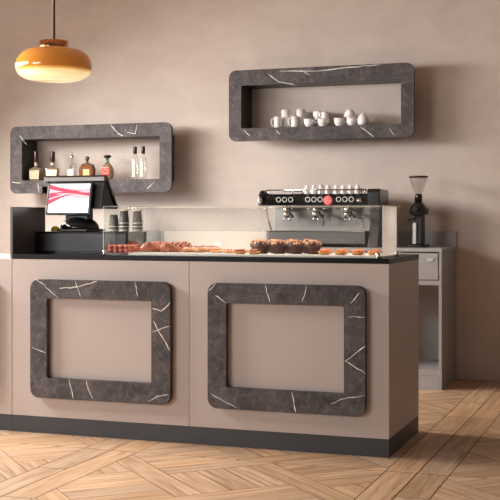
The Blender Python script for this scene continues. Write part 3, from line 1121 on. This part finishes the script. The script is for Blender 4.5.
tray = tag(MB().box(-2.614, -2.06, 5.475, 5.72, FZ+0.0004, FZ+0.005).build('pastry_tray', 'ceramic', None, 0.002), 'flat white tray under the croissants and buns', 'tray')
TZ = FZ+0.0055
c0 = croissant()
c0['group'] = 'plain croissants on the white tray'
pl = [(-2.54, 5.515, 0.1), (-2.43, 5.505, -0.15), (-2.545, 5.575, 0.1)]
for i, (x, y, a) in enumerate(pl):
    o = c0 if i == 0 else copy_tree(c0)
    o.location = (x, y, TZ)
    o.rotation_euler.z = a
    o['label'] = ['plain golden croissant at the left front of the white tray', 'plain golden croissant at the front, right of the leftmost one', 'plain golden croissant behind the leftmost one'][i]
c1 = croissant(glaze=True)
c1['group'] = 'chocolate striped croissants on the white tray'
pl = [(-2.44, 5.575, 0.0), (-2.54, 5.635, 0.1), (-2.43, 5.635, -0.1), (-2.535, 5.692, 0.1), (-2.415, 5.692, 0.0)]
nm = ['nearest, behind the front croissant', 'on the left in the middle row', 'on the right in the middle row', 'on the left in the back row', 'on the right in the back row']
for i, (x, y, a) in enumerate(pl):
    o = c1 if i == 0 else copy_tree(c1)
    o.location = (x, y, TZ)
    o.rotation_euler.z = a
    o['label'] = 'croissant with dark chocolate stripes, %s' % nm[i]


def bun():
    t = thing('bun', '', 'bun', group='pink glazed buns on the white tray')
    MB().ball((0, 0, 0.012), 0.033, 0.033, 0.014, n=18, k=7, zmin=-0.8).build('crumb', 'pastry', t)
    MB().ball((0, 0, 0.0145), 0.029, 0.029, 0.014, n=18, k=6, zmin=0.1, noise=0.01).build('icing', 'icing', t)
    tp = MB()
    for i in range(9):
        a = random.uniform(0, 6.28)
        r = random.uniform(0, 0.018)
        tp.ball((r*math.cos(a), r*math.sin(a), 0.0275), 0.004, n=6, k=3)
    tp.build('crumbs', 'darkglaze', t)
    return t


b0 = bun()
k = 0
for j, y in enumerate((5.53, 5.605, 5.68)):
    for i, x in enumerate((-2.325, -2.25)):
        o = b0 if k == 0 else copy_tree(b0)
        k += 1
        o.location = (x+0.012*j, y, TZ)
        o.rotation_euler.z = k*1.3
        o['label'] = 'round pink iced bun, %s in the %s row on the white tray' % (['left', 'right'][i], ['front', 'middle', 'back'][j])


def cookie():
    t = thing('cookie', '', 'cookie', group='flat cookies beside the buns')
    MB().lathe([(0, 0), (0.03, 0), (0.033, 0.004), (0.03, 0.009), (0, 0.012)], n=20).build('biscuit', 'pastry', t)
    q = MB()
    for i in range(8):
        a = random.uniform(0, 6.28)
        r = random.uniform(0.004, 0.022)
        q.ball((r*math.cos(a), r*math.sin(a), 0.011), 0.0045, n=6, k=3)
    q.build('chips', 'berry', t)
    return t


k0 = cookie()
k = 0
for j, y in enumerate((5.53, 5.61, 5.69)):
    for i, x in enumerate((-2.16, -2.085)):
        if j != 9:
            o = k0 if k == 0 else copy_tree(k0)
            k += 1
            o.location = (x+0.008*j-0.008, y, TZ)
            o['label'] = 'flat cookie with red chips, %s of the two in the %s row' % (['left', 'right'][i], ['front', 'middle', 'back'][j])


def tart(fruit, fm, label):
    t = thing('tart', label, 'tart')
    MB().lathe([(0, 0), (0.024, 0), (0.032, 0.014), (0.034, 0.016), (0.029, 0.014), (0.0, 0.012)], n=22, cap=False).build('shell', 'pastry', t)
    MB().lathe([(0.0285, 0.0125), (0.02, 0.0145), (0, 0.015)], n=20, cap=False).build('filling', 'custard', t)
    q = MB()
    for i in range(7):
        a = i*2*PI/6
        r = 0.017 if i < 6 else 0
        q.ball((r*math.cos(a), r*math.sin(a), 0.018), 0.0075, 0.0075, 0.006, n=8, k=5)
    q.build('fruit', fm, t)
    return t


tb = tart('berry', 'berry', '')
tb['group'] = 'red berry tarts left of the muffins'
for k, (x, y) in enumerate(((-2.045, 5.50), (-1.97, 5.50))):
    o = tb if k == 0 else copy_tree(tb)
    o.location = (x+0.01, y-0.005, FZ+0.0058 if x+0.01 < -2.03 else FZ+0.0005)
    o.location = (x+0.025, y-0.005, FZ+0.0005)
    o['label'] = 'red berry tart at the front left of the muffins, %s' % ['left one', 'right one'][k]
to = tart('orange', 'orange', '')
to['group'] = 'orange fruit tarts right of the muffins'
k = 0
for j, y in enumerate((5.53, 5.62, 5.71)):
    for i in range(4):
        o = to if k == 0 else copy_tree(to)
        k += 1
        o.location = (-1.585+i*0.085-0.018*j, y, FZ+0.0005)
        o.rotation_euler.z = k
        o['label'] = 'yellow orange fruit tart, %s from the left in the %s row' % (order[i], ['front', 'middle', 'back'][j])

# small price stand inside the case
tg = thing('card_holder', 'tiny clear card holder standing among the pastries', 'card holder', (-2.26, 5.80, FZ+0.0005))
MB().box(-0.012, 0.012, -0.012, 0.012, 0, 0.004).build('foot', 'chrome', tg)
MB().box(-0.014, 0.014, -0.001, 0.001, 0.0045, 0.05).build('card', 'dial', tg)

# ------------------------------------------------------------------ till
till = thing('cash_register', 'black two screen till on the plinth, its front screen showing pink waves', 'till', (0, 0, 1.077))
Zt = 1.077
MB().prism([(-3.19, 5.70), (-3.17, 5.68), (-3.0, 5.68), (-2.975, 5.70), (-2.975, 5.86), (-3.19, 5.86)], 0.0, 0.014, plane='xy').build('foot_plate', 'cap_black', till, 0.004)
mb = MB()
mb.ball((-3.085, 5.765, 0.012), 0.118, 0.085, 0.075, n=24, k=10, zmin=0.02)
mb.build('stand_base', 'black', till)
MB().box(-3.16, -3.01, 5.73, 5.79, 0.06, 0.20).build('neck', 'satin', till, 0.01)
# rear monitor: leans with its bottom away from the camera
V = [(-3.292, 5.737, 0.303), (-2.906, 5.737, 0.303), (-2.906, 5.875, 0.125), (-3.292, 5.875, 0.125)]
nrm = Vector((0, 0.79, 0.61))
W_ = [tuple(Vector(v)+nrm*0.022) for v in V]
mb = MB()
mb.add(V+W_, [(0, 1, 2, 3), (7, 6, 5, 4), (0, 4, 5, 1), (1, 5, 6, 2), (2, 6, 7, 3), (3, 7, 4, 0)])
mon = mb.build('rear_monitor', 'black', till, 0.003)
MB().box(-3.290, -2.908, 5.722, 5.755, 0.280, 0.306).build('monitor_edge', 'dsteel', mon, 0.003)
MB().prism([(5.70, 0.13), (5.86, 0.125), (5.75, 0.29), (5.735, 0.275)], -3.20, -2.912, plane='yz').build('housing', 'cap_black', till, 0.004)
# card reader on the left edge
MB().box(-3.312, -3.2925, 5.72, 5.77, 0.215, 0.255).build('card_reader', 'cap_black', mon, 0.006)


# front screen, tilted back: bottom nearer
def sp(u, v, d=0.0):
    """screen point; u across 0..1, v up 0..1, d out of the glass"""
    B0 = Vector((-3.233, 5.665, 0.1035))
    B1 = Vector((-2.981, 5.665, 0.1035))
    T0 = Vector((-3.237, 5.704, 0.266))
    n_ = Vector((0, -0.972, 0.234))
    return B0+(B1-B0)*u+(T0-B0)*v+n_*d


mb = MB()
V = [sp(-.05, -.05), sp(1.05, -.05), sp(1.05, 1.05), sp(-.05, 1.05)]
W_ = [sp(-.05, -.05, -.02), sp(1.05, -.05, -.02), sp(1.05, 1.05, -.02), sp(-.05, 1.05, -.02)]
mb.add(V+W_, [(0, 1, 2, 3), (7, 6, 5, 4), (0, 4, 5, 1), (1, 5, 6, 2), (2, 6, 7, 3), (3, 7, 4, 0)])
sc = mb.build('customer_screen', 'satin', till, 0.002)
mb = MB()
mb.add([sp(0, 0.01, .0008), sp(1, 0.01, .0008), sp(1, 1, .0008), sp(0, 1, .0008)], [(0, 1, 2, 3)])


def ribbon(top, bot, m, d):
    N = 24
    V = []
    for i in range(N+1):
        u = i/N
        V += [sp(u*0.998+0.001, min(0.995, top(u)), d), sp(u*0.998+0.001, bot(u), d)]
    mb.add(V, [(2*i, 2*i+1, 2*i+3, 2*i+2) for i in range(N)], m)


ribbon(lambda u: 0.98-0.42*u+0.30*u*u, lambda u: 0.55+0.06*math.sin(2*PI*u*0.9+0.3)-0.02*u, 2, 0.0011)
ribbon(lambda u: 0.99-0.50*u+0.26*u*u, lambda u: 0.83-0.36*u+0.16*u*u, 1, 0.0013)
ribbon(lambda u: 0.62+0.10*math.sin(PI*u*1.1)-0.02*u, lambda u: 0.28+0.42*math.sin(PI*u*0.62)-0.10*u*u, 1, 0.0014)
ribbon(lambda u: 0.72-0.12*u+0.18*u*u, lambda u: 0.66-0.12*u+0.16*u*u, 2, 0.0016)
ribbon(lambda u: 0.50+0.18*math.sin(PI*u*0.8), lambda u: 0.45+0.19*math.sin(PI*u*0.8), 2, 0.0016)
ribbon(lambda u: 0.68+0.05*math.sin(PI*u), lambda u: 0.62+0.06*math.sin(PI*u*1.2), 1, 0.0018)
mb.build('display', ['screen', 'wave_red', 'wave_pink'], sc)
MB().add([sp(.55, -.035, .0008), sp(.75, -.035, .0008), sp(.75, -.018, .0008), sp(.55, -.018, .0008)], [(0, 1, 2, 3)]).build('badge', 'dsteel', sc)

yb = thing('lemon', 'small yellow lemon half on the black plinth left of the till', 'lemon', (-3.232, 5.75, 1.0770))
MB().ball((0, 0, 0.010), 0.025, 0.022, 0.020, n=18, k=8, zmin=-0.48).build('peel', 'yellow', yb)


# ------------------------------------------------------------------ paper cup stacks behind the plinth
def cup_stack(label, x, y, n, lid=True):
    t = thing('cup_stack', label, 'cup stack', (x, y, WTZ+0.0005), group='upturned paper cup stacks on the back worktop')
    z = 0
    for i in range(n):
        last = i == n-1
        H = 0.094
        MB().lathe([(0.041, z), (0.041, z+0.004), (0.030, z+H), (0, z+H)], n=20, cap=False).build('cup', 'cupdark', t)
        MB().lathe([(0.0415, z), (0.043, z+0.003), (0.0415, z+0.006)], n=20, cap=False).build('rim', 'cuprim', t)
        z += 0.027
    if lid:
        zz = (n-1)*0.027+0.094
        MB().lathe([(0.0, zz+0.0005), (0.036, zz+0.0005), (0.037, zz+0.004), (0.033, zz+0.010), (0.0, zz+0.012)], n=20).build('lid', 'cuprim', t)
    return t


cup_stack('dark upturned paper cup stack with a pale lid, rightmost of the three', -3.760, 7.95, 7)
cup_stack('dark upturned paper cup stack with a pale lid, middle one of the three', -3.862, 7.93, 7)
cup_stack('shorter dark upturned paper cup stack without a lid, leftmost of the three', -3.960, 7.95, 6, False)


# ------------------------------------------------------------------ bottles
def bottle(label, x, parts, y=8.09, rz=0.0):
    t = thing('bottle', label, 'bottle', (x, y, Z1+0.0006), rz, group='liquor bottles on the left wall shelf')
    for (nm_, mt, mbx, bv) in parts:
        mbx.build(nm_, mt, t, bv)
    return t


def sq_bottle():
    # squat, wider at the shoulder
    b = MB()
    V = []
    secs = [(0.045, 0.026, 0), (0.054, 0.029, 0.085), (0.051, 0.028, 0.098), (0.014, 0.014, 0.112), (0.013, 0.013, 0.15)]
    n = 16
    for (a, c, z) in secs:
        for (px, py) in rrect(2*a, 2*c, min(a, c)*0.5 if z < 0.11 else min(a, c)*0.98, 3):
            V.append((px, py, z))
    Fc = []
    for k in range(len(secs)-1):
        for i in range(n):
            j = (i+1) % n
            Fc.append((k*n+i, k*n+j, (k+1)*n+j, (k+1)*n+i))
    Fc.append(tuple(range(n))[::-1])
    Fc.append(tuple(range((len(secs)-1)*n, len(secs)*n)))
    b.add(V, Fc)
    return b


def lab(x0, x1, y, z0, z1):
    return MB().box(x0, x1, y-0.0015, y, z0, z1)


capb = lambda z0, z1, r: MB().lathe([(r*0.9, z0), (r, z0+0.005), (r, z1-0.005), (r*0.9, z1)], n=18)
bottle('squat whisky bottle with tan label and dark cap, at the far left end', -4.722,
       [('glass_body', 'brandy', sq_bottle(), 0), ('label', 'label_tan', MB().prism([(-0.041, 0.012), (0.041, 0.012), (0.046, 0.082), (-0.046, 0.082)], -0.0315, -0.030), 0),
        ('cap', 'cap_brown', capb(0.150, 0.236, 0.019), 0), ('neck_band', 'label_tan', MB().lathe([(0.0145, 0.12), (0.0145, 0.14)], n=16), 0)])
bottle('squat whisky bottle with cream label and dark cap, second from the left', -4.572,
       [('glass_body', 'brandy', sq_bottle(), 0), ('label', 'label_cream', MB().prism([(-0.041, 0.010), (0.041, 0.010), (0.047, 0.086), (-0.047, 0.086)], -0.0315, -0.030), 0),
        ('cap', 'cap_brown', capb(0.150, 0.232, 0.020), 0), ('neck_band', 'label_cream', MB().lathe([(0.0145, 0.12), (0.0145, 0.14)], n=16), 0)], rz=0.15)
bottle('slim clear bottle with pale label and heart shaped clear stopper', -4.398,
       [('glass_body', 'clear', MB().prism(rrect(0.072, 0.05, 0.012), 0, 0.118, plane='xy'), 0.004),
        ('neck', 'clear', MB().lathe([(0.03, 0.1185), (0.014, 0.135), (0.0125, 0.168)], n=18), 0),
        ('label', 'label_cream', lab(-0.026, 0.026, -0.0255, 0.012, 0.085), 0),
        ('emblem', 'cap_brown', MB().lathe([(0.012, 0), (0.012, 0.002)], (0.004, -0.0255, 0.105), 16, axis='y'), 0),
        ('stopper', 'chrome', MB().ball((0, 0, 0.185), 0.016, 0.014, 0.016).lathe([(0.012, 0.17), (0.003, 0.20), (0.003, 0.222)], n=10), 0)])
bottle('wide amber decanter with dark shoulders and ball stopper', -4.262,
       [('glass_body', 'amber', MB().prism([(-0.055, 0.0), (0.055, 0.0), (0.062, 0.085), (0.052, 0.112), (0.02, 0.122), (-0.02, 0.122), (-0.052, 0.112), (-0.062, 0.085)], -0.03, 0.03), 0.006),
        ('label', 'label_gold', lab(-0.022, 0.034, -0.0305, 0.008, 0.085), 0),
        ('seal', 'cap_brown', MB().lathe([(0.010, 0), (0.010, 0.002)], (-0.040, -0.0305, 0.09), 14, axis='y'), 0),
        ('shoulder_strap', 'cap_brown', MB().tube([(0.066, -0.005, 0.005), (0.068, -0.005, 0.08), (0.055, -0.005, 0.118), (0.02, -0.005, 0.128), (-0.02, -0.005, 0.128), (-0.05, -0.005, 0.118)], 0.006), 0),
        ('neck', 'amber', MB().lathe([(0.014, 0.122), (0.012, 0.15)], n=16), 0),
        ('stopper', 'dsteel', MB().ball((0, 0, 0.170), 0.019), 0)])
bottle('round amber bottle with red and gold label and black cap', -4.085,
       [('glass_body', 'brandy', MB().lathe([(0.030, 0), (0.045, 0.012), (0.055, 0.05), (0.052, 0.085), (0.036, 0.115), (0.016, 0.132)], n=28, sy=0.55), 0),
        ('neck', 'greeng', MB().lathe([(0.016, 0.132), (0.0135, 0.145), (0.0135, 0.170)], n=18), 0),
        ('label', 'label_red', MB().lathe([(0.038, 0), (0.038, 0.003)], (0, -0.0310, 0.066), 24, axis='y'), 0),
        ('label_ring', 'label_gold', MB().tube([(0.019*math.cos(a*PI/10), -0.0355, 0.066+0.017*math.sin(a*PI/10)) for a in range(20)], 0.0025, closed=True, n=6).box(-0.03, 0.03, -0.0365, -0.0345, 0.092, 0.097), 0),
        ('cap', 'cap_black', MB().lathe([(0.016, 0.170), (0.030, 0.176), (0.030, 0.188), (0.02, 0.194)], n=20), 0)])


def tall(label, x):
    bottle(label, x, [
        ('glass_body', 'clear', MB().lathe([(0.027, 0), (0.030, 0.004), (0.031, 0.15), (0.029, 0.172), (0.015, 0.190), (0.0135, 0.198)], n=24), 0),
        ('label', 'label_cream', MB().box(-0.011, 0.011, -0.0325, -0.0313, 0.02, 0.14), 0),
        ('cap', 'cap_black', capb(0.1985, 0.256, 0.0155), 0)])


tall('tall slim clear bottle with black cap, left one of the two', -3.846)
tall('tall slim clear bottle with black cap, at the right end of the row', -3.777)


# ------------------------------------------------------------------ white crockery on the right shelf
def mug(h, r, handle=True, kind='mug', label='', grp='white mugs on the right wall shelf'):
    t = thing(kind, label, kind, group=grp)
    MB().lathe([(0, 0.002), (r*0.82, 0), (r*0.9, 0.004), (r, h*0.35), (r, h), (r-0.003, h), (r-0.004, h*0.4), (0, 0.01)], n=26, cap=False).build('cup_body', 'ceramic', t)
    if handle:
        MB().tube([(-r*0.95, 0, h*0.82), (-r-0.018, 0, h*0.84), (-r-0.026, 0, h*0.55), (-r-0.016, 0, h*0.22), (-r*0.9, 0, h*0.2)], 0.0042, n=8).build('handle', 'ceramic', t)
    return t


ZS = Z2+0.0006
o = mug(0.082, 0.027, label='white mug with a left facing handle, leftmost on the shelf')
o.location = (-2.668, 8.06, ZS)
tm = mug(0.137, 0.034, False, 'tumbler', 'tall white tumbler behind the leftmost mug', 'tall white tumblers')
tm.location = (-2.625, 8.125, ZS)
o = mug(0.082, 0.027, label='white mug with a left facing handle, second from the left')
o.location = (-2.535, 8.06, ZS)
o = copy_tree(tm)
o.location = (-2.508, 8.125, ZS)
o['label'] = 'tall white tumbler behind the second mug'


def tcup(label):
    t = thing('cup', label, 'cup', group='round white cups on the right wall shelf')
    MB().lathe([(0, 0.003), (0.022, 0), (0.024, 0.004), (0.036, 0.022), (0.041, 0.058), (0.0385, 0.058), (0.033, 0.024), (0, 0.010)], n=26, cap=False).build('cup_body', 'ceramic', t)
    MB().tube([(0.037, 0, 0.048), (0.055, 0, 0.049), (0.057, 0, 0.034), (0.034, 0, 0.020)], 0.0038, n=8).build('handle', 'ceramic', t)
    return t


tc0 = tcup('')
spots = [(-2.425, 8.06, 0, 0, 'white cup just right of the second mug'),
         (-2.320, 8.06, 0, -0.4, 'white cup in the middle of the shelf, beneath the small pitcher'),
         (-2.195, 8.06, 0, 0.5, 'white cup standing alone between the middle cups and the right pair'),
         (-2.103, 8.06, 0, 0.9, 'white cup carrying a tilted cup, left of the egg shaped pot'),
         ]
for i, (x, y, dz, a, lb) in enumerate(spots):
    o = tc0 if i == 0 else copy_tree(tc0)
    o.location = (x, y, ZS+dz)
    o.rotation_euler.z = a
    o['label'] = lb
# stacked ones
o = copy_tree(tc0)
o.location = (-2.375, 8.128, ZS+0.0595)
o.rotation_euler = (0.0, 0.0, 2.4)
o['label'] = 'white cup set on top of the rear cup, behind the middle'
o = copy_tree(tc0)
o.location = (-2.375, 8.14, ZS)
o.rotation_euler = (0, 0, 2.9)
o['label'] = 'white cup at the back, carrying another cup'
o = copy_tree(tc0)
o.location = (-2.115, 8.062, ZS+0.105)
o.rotation_euler = (PI+0.08, 0.10, 0.3)
o.location.z = ZS+0.1185
o['label'] = 'white cup turned over on the cup left of the egg shaped pot'
pt = thing('milk_pitcher', 'small white pitcher stacked on the middle cup', 'pitcher', (-2.305, 8.062, ZS+0.0592))
MB().lathe([(0, 0.001), (0.026, 0), (0.029, 0.01), (0.026, 0.03), (0.027, 0.047), (0.024, 0.047), (0.022, 0.03), (0, 0.008)], n=22, cap=False).build('pitcher_body', 'ceramic', pt)
MB().tube([(-0.025, 0, 0.04), (-0.04, 0, 0.038), (-0.04, 0, 0.02), (-0.027, 0, 0.013)], 0.0035, n=8).build('handle', 'ceramic', pt)
eg = thing('lidded_pot', 'egg shaped white pot at the right end of the crockery', 'pot', (-2.020, 8.06, ZS))
MB().lathe([(0, 0), (0.024, 0), (0.036, 0.012), (0.040, 0.03), (0.037, 0.05)], n=26, cap=False).build('pot_body', 'ceramic', eg)
MB().lathe([(0.0372, 0.0505), (0.032, 0.066), (0.020, 0.082), (0.009, 0.089), (0.007, 0.094), (0.0, 0.096)], n=26, cap=False).build('lid', 'ceramic', eg)
